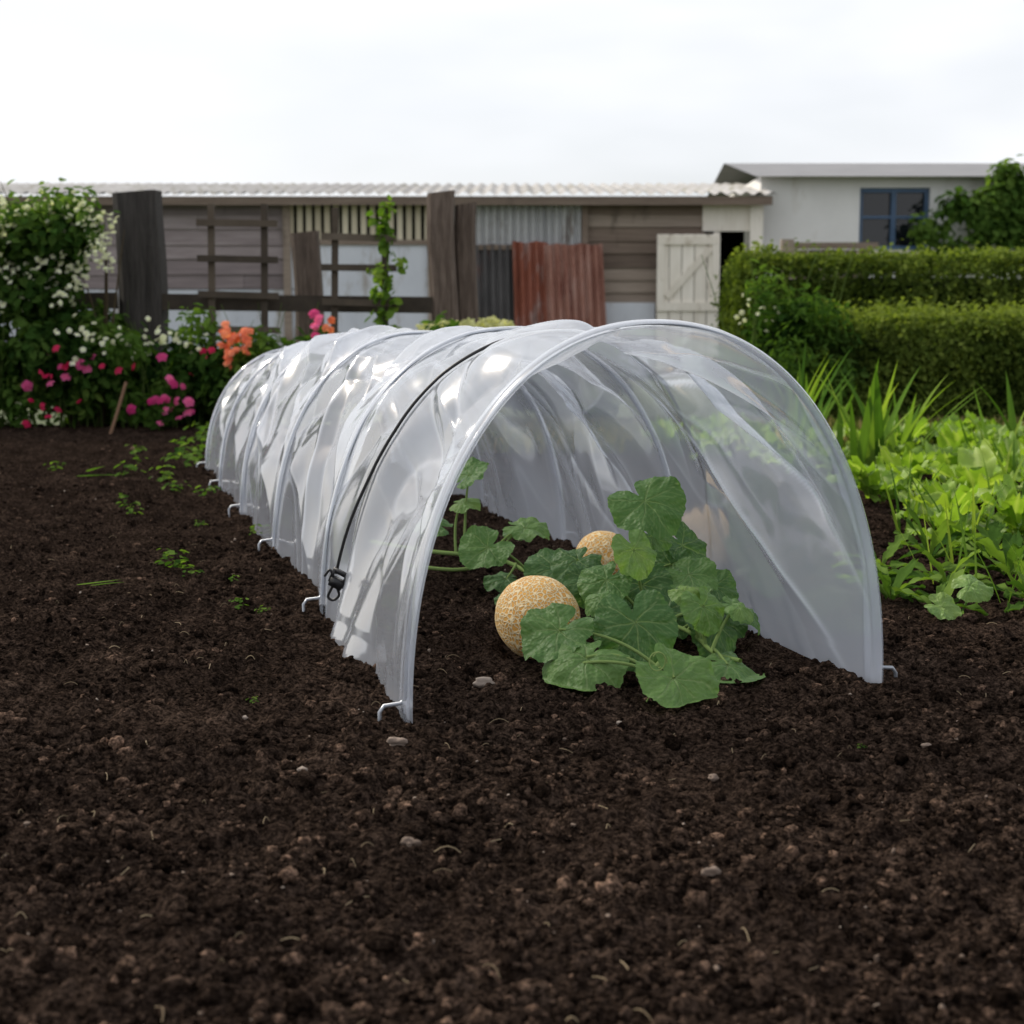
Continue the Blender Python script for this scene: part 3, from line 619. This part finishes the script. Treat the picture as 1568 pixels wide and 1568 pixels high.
# ------------------------------------------------------------------ fence, posts, trellis
M_post=rough_mat('old_post_mat',[(.25,(.055,.040,.033)),(.5,(.13,.096,.077)),(.8,(.27,.21,.175))],11,(6,6,.5),.9,.8,.03,8,.08)
M_postD=rough_mat('dark_post_mat',[(.25,(.026,.023,.021)),(.6,(.07,.062,.057)),(.85,(.14,.12,.11))],11,(6,6,.5),.9,.8,.03,8,.08)
M_slat=rough_mat('trellis_mat',[(.2,(.04,.032,.025)),(.6,(.10,.078,.058)),(1,(.17,.14,.11))],10,(1,1,1),.9,.4,.006,6,.5)
def post(name,x,y,w,d,h,mat,lean=0):
    nz=40; V=[];zs=np.linspace(-.05,h,nz)
    prof=[(-.5,-.36),(-.36,-.5),(-.1,-.52),(.12,-.47),(.36,-.5),(.5,-.36),(.5,.42),(.42,.5),(-.42,.5),(-.5,.42)]
    for z in zs:
        for (a,b) in prof:
            k=1+.12*float(fbm(np.array(z*2+a*.7+x),np.array(b*.7+z),4,2))
            zz=z+(.018*(a+.5*b) if z==zs[-1] else 0)
            V.append((x+a*w*k+lean*z+.012*math.sin(z*5+x),y+b*d*k,zz))
    q=len(prof); F=[[i*q+j,i*q+(j+1)%q,(i+1)*q+(j+1)%q,(i+1)*q+j] for i in range(nz-1) for j in range(q)]
    m=MB(); m.add(V,F); top=[V[(nz-1)*q+j] for j in range(q)]; m.add(top,[list(range(q))])
    return m.obj(name,mat)
post('wooden_post',-1.97,8.0,.225,.2,1.22,M_postD)
post('wooden_post',-.355,8.0,.14,.16,1.22,M_post,-.01)
post('wooden_post',-.245,8.12,.11,.14,1.17,M_post,.005)
post('wooden_post',-1.25,9.2,.16,.15,1.09,M_post)
m=MB()
m.box(-1.86,-.42,7.93,7.98,.595,.68,tilt=-.012); m.box(-4.2,-2.09,7.93,7.98,.60,.685,tilt=.01); m.box(-4.2,-2.09,7.93,7.98,.25,.33)
m.obj('fence_rail',M_slat)
def trellis(name,xs,zs,x0,x1,z0,z1,y,tilt):
    m=MB()
    for x in xs: m.box(x-.017,x+.017,y,y+.022,z0,z1,tilt=tilt+random.uniform(-.01,.01))
    for z in zs: m.box(x0,x1,y-.026,y-.002,z-.017,z+.017,tilt=tilt*1.5+random.uniform(-.015,.015))
    return m.obj(name,M_slat)
trellis('trellis',[-1.575,-1.30],[1.05,.865,.68,.5],-1.64,-1.22,.0,1.15,7.88,-.01)
trellis('trellis',[-.93,-.665],[.975,.82,.64,.46],-.99,-.6,.0,1.13,7.86,-.015)
cp=empty('climbing_plant'); parts=[clump(random.randint(6,20),(-.66+random.gauss(0,.03),7.83,z),(.06,.04,.06),.1) for z in np.linspace(.3,1.12,16)]
join_clouds('leaves',parts,.045,M_bright,cp,1.2)
ms=MB(); ms.tube(catmull([(-.66,7.84,0),(-.64,7.84,.3),(-.68,7.84,.6),(-.64,7.84,.9),(-.66,7.84,1.12)]),.005,5); ms.obj('stem',M_stem,cp,True)

# ------------------------------------------------------------------ shed
shed=empty('wooden_shed')
M_clap=rough_mat('clapboard_mat',[(.2,(.11,.09,.092)),(.5,(.23,.19,.19)),(.8,(.38,.33,.325))],3,(.6,1,10),.9,.4,.01,8,.4,dirt=(2,.6,(.12,.10,.09)))
M_brown=rough_mat('brown_board_mat',[(.2,(.09,.066,.052)),(.5,(.20,.152,.12)),(.8,(.34,.28,.23))],3,(.6,1,10),.9,.4,.01,8,.45,dirt=(2,.6,(.09,.07,.055)))
M_wpanel=rough_mat('white_panel_mat',[(.2,(.44,.46,.51)),(.8,(.68,.70,.75))],2,(1,1,.5),.7,.1,.003,8,.2,dirt=(3,.53,(.34,.31,.28)))
M_wdoor=rough_mat('white_door_mat',[(.2,(.66,.60,.51)),(.8,(.88,.83,.75))],5,(4,1,.6),.7,.15,.003,8,.3,dirt=(6,.57,(.38,.31,.23)))
M_gcorr=rough_mat('grey_corrugated_mat',[(.2,(.34,.34,.35)),(.8,(.64,.64,.64))],4,(1,1,.3),.6,.15,.003,6,.2,metal=.1,dirt=(4,.56,(.15,.11,.08)))
M_cream_sl=rough_mat('cream_slat_mat',[(.2,(.45,.39,.28)),(.8,(.72,.65,.5))],4,(1,1,.3),.7,.1,.003,6,.4)
M_rust=rough_mat('rust_sheet_mat',[(.25,(.09,.028,.017)),(.5,(.25,.08,.048)),(.75,(.36,.15,.11))],3,(1.5,1,.35),.85,.3,.004,8,.1,dirt=(5,.53,(.36,.29,.27)))
M_rust2=rough_mat('pale_rust_sheet_mat',[(.25,(.16,.06,.045)),(.5,(.33,.165,.125)),(.75,(.48,.34,.30))],3,(1.5,1,.35),.85,.3,.004,8,.1,dirt=(5,.52,(.17,.05,.035)))
M_dgrey=rough_mat('dark_sheet_mat',[(.25,(.04,.04,.042)),(.5,(.09,.085,.085)),(.75,(.16,.15,.15))],3,(1.5,1,.35),.8,.3,.004,8,.1,dirt=(5,.58,(.18,.08,.06)))
M_void=plain('dark_interior_mat',(.006,.006,.006),.95,0,.02)
M_roof=rough_mat('roof_sheet_mat',[(.25,(.26,.25,.25)),(.75,(.46,.45,.44))],2,(1,.4,1),.8,.3,.004,8,.1,dirt=(3,.52,(.20,.19,.14)))
M_render=rough_mat('white_render_mat',[(.2,(.68,.67,.65)),(.8,(.82,.81,.79))],3,rough=.9,bump=.2,bumpdist=.004,dirt=(1.5,.56,(.60,.57,.52)))
M_blue=plain('blue_paint_mat',(.06,.12,.22),.5)
M_glass=plain('window_glass_mat',(.01,.012,.016),.06,0,.5)
YW=18.0
def boards(m,x0,x1,z0,z1,p,y):
    z=z0
    while z<z1-.01:
        zt=min(z+p,z1); xa=x0
        while xa<x1-.01:
            xb=min(x1,xa+random.uniform(1.2,2.8))
            if x1-xb<.4: xb=x1
            dz=random.uniform(-.006,.006); dz2=dz+random.uniform(-.008,.008); V=[(xa,y-.036,z+dz),(xb-.004,y-.036,z+dz2),(xb-.004,y-.010,zt+.012),(xa,y-.010,zt+.012),(xa,y+.0,z+dz),(xb-.004,y+.0,z+dz2)]
            m.add(V,[[0,1,2,3],[0,4,5,1]],random.random()); xa=xb
        z=zt
def corr(m,x0,x1,z0,z1,y,amp,pitch,lean=0,shear=0,rnd=.5):
    n=int((x1-x0)/pitch*10)+1; xs=np.linspace(x0,x1,n); zs=np.linspace(z0,z1,10)
    V=[(x+shear*(z-z0),y+amp*math.sin(2*math.pi*x/pitch)+lean*(z-z0),z+(.01*math.sin(x*23) if z==zs[-1] else 0)) for z in zs for x in xs]
    F=[[j*n+i,j*n+i+1,(j+1)*n+i+1,(j+1)*n+i] for j in range(9) for i in range(n-1)]
    m.add(V,F,rnd)
E=2.06
m=MB(); boards(m,-9,-2.68,.98,E,.175,YW); m.obj('clapboard_wall',M_clap,shed)
m=MB(); boards(m,.88,2.30,0.0,E,.155,YW); m.obj('brown_board_wall',M_brown,shed)
m=MB(); m.box(-4.3,-2.43,YW-.02,YW+.02,-.05,.975); m.box(-2.425,-1.0,YW-.03,YW+.02,-.04,1.53,.8); m.box(-.98,.0,YW-.03,YW+.02,-.04,1.45,.5); m.box(1.09,1.70,YW-.12,YW-.08,-.04,.82,.9)
m.box(-9,-4.32,YW-.02,YW+.02,-.05,.975,.2)
m.box(-2.66,-2.43,YW-.03,YW+.02,.985,1.53,.6)
m.obj('white_panels',M_wpanel,shed)
m=MB(); x=-2.66
while x<-.99: m.box(x,x+.066,YW-.04,YW-.015,1.55,E,jit=.001); x+=.108
m.obj('cream_slats',M_cream_sl,shed)
m=MB(); corr(m,-.96,.875,1.47,E,YW-.04,.034,.092); m.obj('corrugated_wall',M_gcorr,shed)
m=MB(); m.box(-9,2.30,YW+.03,YW+.05,-.05,E-.02); m.box(2.3,2.95,YW+1.2,YW+1.22,-.05,E-.02); m.box(2.30,2.32,YW+.06,YW+1.18,-.05,E-.02); m.obj('painted_dark_interior',M_void,shed)  # near-black sheets paint the unlit interior behind doorway and gaps
m=MB(); m.box(-2.72,-2.63,YW-.07,YW-.045,.0,E-.01); m.box(-1.0,-.93,YW-.08,YW-.045,0,E-.01); m.box(-2.62,-1.01,YW-.06,YW-.042,1.50,1.56); m.box(-.92,.85,YW-.10,YW-.075,1.44,1.50); m.box(.83,.90,YW-.09,YW-.045,0,E-.01); m.obj('timber_frame',M_brown,shed)
m=MB(); m.box(2.26,2.98,YW-.06,YW+.0,1.66,E,.5); m.box(2.82,2.97,YW-.09,YW-.062,-.05,E-.02,.9); m.box(2.82,2.97,YW-.058,YW+.04,-.05,1.655,.7); m.box(2.40,2.47,YW-.05,YW+.02,-.05,1.655,.6); m.obj('door_frame',M_wdoor,shed)
door=MB(); x0,x1,z0,z1=1.70,2.44,.02,1.61; yd=YW-.28
nb=5; w=(x1-x0)/nb
for i in range(nb): door.box(x0+i*w+.005,x0+(i+1)*w-.005,yd,yd+.02,z0,z1)
for zz in (z0+.02,.72,z1-.12): door.box(x0+.002,x1-.002,yd-.026,yd-.002,zz,zz+.10)
door.box(x0+.002,x0+.085,yd-.025,yd-.003,.822,z1-.122); door.box(x1-.085,x1-.002,yd-.025,yd-.003,.822,z1-.122)
def brace(xa,za,xb,zb):
    L=math.hypot(xb-xa,zb-za); cx,cz=(xa+xb)/2,(za+zb)/2; door.box(cx-L/2,cx+L/2,yd-.023,yd-.004,cz-.04,cz+.04,tilt=math.atan2(zb-za,xb-xa))
brace(x0+.12,.88,x1-.12,z1-.17)
door.obj('ledged_door',M_wdoor,shed)
for nm,xa,xb,zt,mat,y,sh_ in [('corrugated_metal_sheet',-.52,.07,1.50,M_dgrey,17.72,-.02),('corrugated_metal_sheet',.05,.47,1.53,M_rust,17.66,-.03),('corrugated_metal_sheet',.45,1.14,1.50,M_rust2,17.60,-.05)]:
    m=MB(); corr(m,xa,xb,-.03,zt,y,.034,.09,.13,sh_); m.obj(nm,mat)
m=MB()
n=420; xs=np.linspace(-9.3,3.1,n); V=[]
for (y,z) in [(YW-.30,E+.02),(YW+1.2,E+.23),(YW+2.6,E+.40)]:
    for x in xs: V.append((x,y,z+.02*math.sin(2*math.pi*x/.15)))
F=[[j*n+i,j*n+i+1,(j+1)*n+i+1,(j+1)*n+i] for j in range(2) for i in range(n-1)]; m.add(V,F,.5); m.obj('corrugated_roof',M_roof,shed,True)
m=MB(); m.box(-9.2,3.05,YW-.26,YW-.23,E-.11,E-.01); m.obj('fascia_board',M_brown,shed)
hs=empty('white_house')
m=MB(); hy=YW+.3; TH=2.34
wx0,wx1,wz0,wz1=4.2,5.05,1.46,2.2
m.box(3.0,wx0,hy,hy+.2,-.05,TH,.5); m.box(wx1,9,hy,hy+.2,-.05,TH,.5); m.box(wx0,wx1,hy,hy+.2,-.05,wz0,.5); m.box(wx0,wx1,hy,hy+.2,wz1,TH,.5); m.box(3.0,3.2,hy+.2,hy+4,-.05,TH,.5)
m.obj('rendered_wall',M_render,hs)
m=MB(); fy=hy+.06
m.box(wx0,wx0+.05,fy,fy+.05,wz0,wz1); m.box(wx1-.05,wx1,fy,fy+.05,wz0,wz1); m.box(wx0+.05,wx1-.05,fy,fy+.05,wz0,wz0+.05); m.box(wx0+.05,wx1-.05,fy,fy+.05,wz1-.05,wz1)
m.box((wx0+wx1)/2-.03,(wx0+wx1)/2+.03,fy,fy+.05,wz0+.05,wz1-.05); m.box(wx0+.05,(wx0+wx1)/2-.03,fy+.005,fy+.04,wz0+.38,wz0+.41); m.box((wx0+wx1)/2+.03,wx1-.05,fy+.005,fy+.04,wz0+.38,wz0+.41)
m.obj('window_frame',M_blue,hs)
m=MB(); m.box(wx0+.02,wx1-.02,fy+.055,fy+.065,wz0+.01,wz1-.01); m.obj('window_glass',M_glass,hs)
m=MB(); m.box(wx0-.05,wx1+.05,hy-.05,hy+.04,wz0-.06,wz0-.003); m.obj('window_sill',M_wdoor,hs)
m=MB()
V=[(2.9,hy-.25,TH-.03),(9.2,hy-.25,TH-.03),(9.2,hy+2.5,TH+.42),(2.9,hy+2.5,TH+.42),(2.9,hy+5,TH),(9.2,hy+5,TH)]
m.add(V,[[0,1,2,3],[3,2,5,4]]); m.obj('roof',rough_mat('slate_mat',[(.2,(.12,.12,.13)),(.8,(.28,.28,.29))],3,(1,3,3),.7,.3,.01),hs)
m=MB(); m.box(3.02,4.1,16.9,16.95,1.40,1.47,.5)
x=3.05
while x<4.0: m.box(x,x+.13,16.96,16.98,.0,1.39,jit=.002); x+=.14
m.box(3.0,3.14,16.8,16.895,0,1.5)
m.obj('board_fence',M_brown)
iv=empty('ivy'); join_clouds('leaves',[clump(220,(random.uniform(4.95,6.6),17.9,random.uniform(1.3,2.3)),(.28,.15,.22),.2) for i in range(22)],.09,M_mid,iv,1.)

# ------------------------------------------------------------------ camera, light, world
cam=bpy.data.cameras.new('camera'); co=bpy.data.objects.new('camera',cam); link(co)
cam.sensor_width=36; cam.lens=52.35; co.location=(0,0,.5); co.rotation_euler=(R(90-6.98),0,0); cam.clip_end=2000; cam.clip_start=.05
cam.dof.use_dof=True; cam.dof.focus_distance=2.25; cam.dof.aperture_fstop=8
scene.camera=co
sd=Vector((-.72,.52,0)).normalized(); el=R(41); sd=Vector((sd.x*math.cos(el),sd.y*math.cos(el),math.sin(el)))
sun=bpy.data.lights.new('sun','SUN'); sun.energy=4.1; sun.angle=R(4); sun.color=(1,.92,.79)
so=bpy.data.objects.new('sun',sun); link(so); so.rotation_euler=(-sd).to_track_quat('-Z','Y').to_euler()
w=bpy.data.worlds.new('World'); scene.world=w; w.use_nodes=True; nt=w.node_tree; nt.nodes.clear()
out=nt.nodes.new('ShaderNodeOutputWorld'); bg=nt.nodes.new('ShaderNodeBackground'); bg.inputs[1].default_value=.125
sk=nt.nodes.new('ShaderNodeTexSky'); sk.sky_type='NISHITA'; sk.sun_disc=False; sk.sun_elevation=el; sk.sun_rotation=math.atan2(sd.x,sd.y); sk.dust_density=3; sk.air_density=1
tc=nt.nodes.new('ShaderNodeTexCoord'); mp=nt.nodes.new('ShaderNodeMapping'); mp.inputs['Scale'].default_value=(1,1,3); nt.links.new(tc.outputs['Generated'],mp.inputs[0])
nz=nt.nodes.new('ShaderNodeTexNoise'); nz.inputs['Scale'].default_value=2.2; nz.inputs['Detail'].default_value=4; nt.links.new(mp.outputs[0],nz.inputs['Vector'])
rp=nt.nodes.new('ShaderNodeValToRGB'); rp.color_ramp.elements[0].position=.3; rp.color_ramp.elements[0].color=(.5,.5,.5,1); rp.color_ramp.elements[1].position=.58; rp.color_ramp.elements[1].color=(.97,.97,.97,1); nt.links.new(nz.outputs['Fac'],rp.inputs[0])
mx=nt.nodes.new('ShaderNodeMix'); mx.data_type='RGBA'; nt.links.new(rp.outputs[0],mx.inputs[0]); nt.links.new(sk.outputs[0],mx.inputs[6]); mx.inputs[7].default_value=(8.15,8.3,8.6,1)
nt.links.new(mx.outputs[2],bg.inputs[0]); nt.links.new(bg.outputs[0],out.inputs[0])
scene.view_settings.view_transform='Standard'; scene.view_settings.look='None'; scene.view_settings.exposure=0
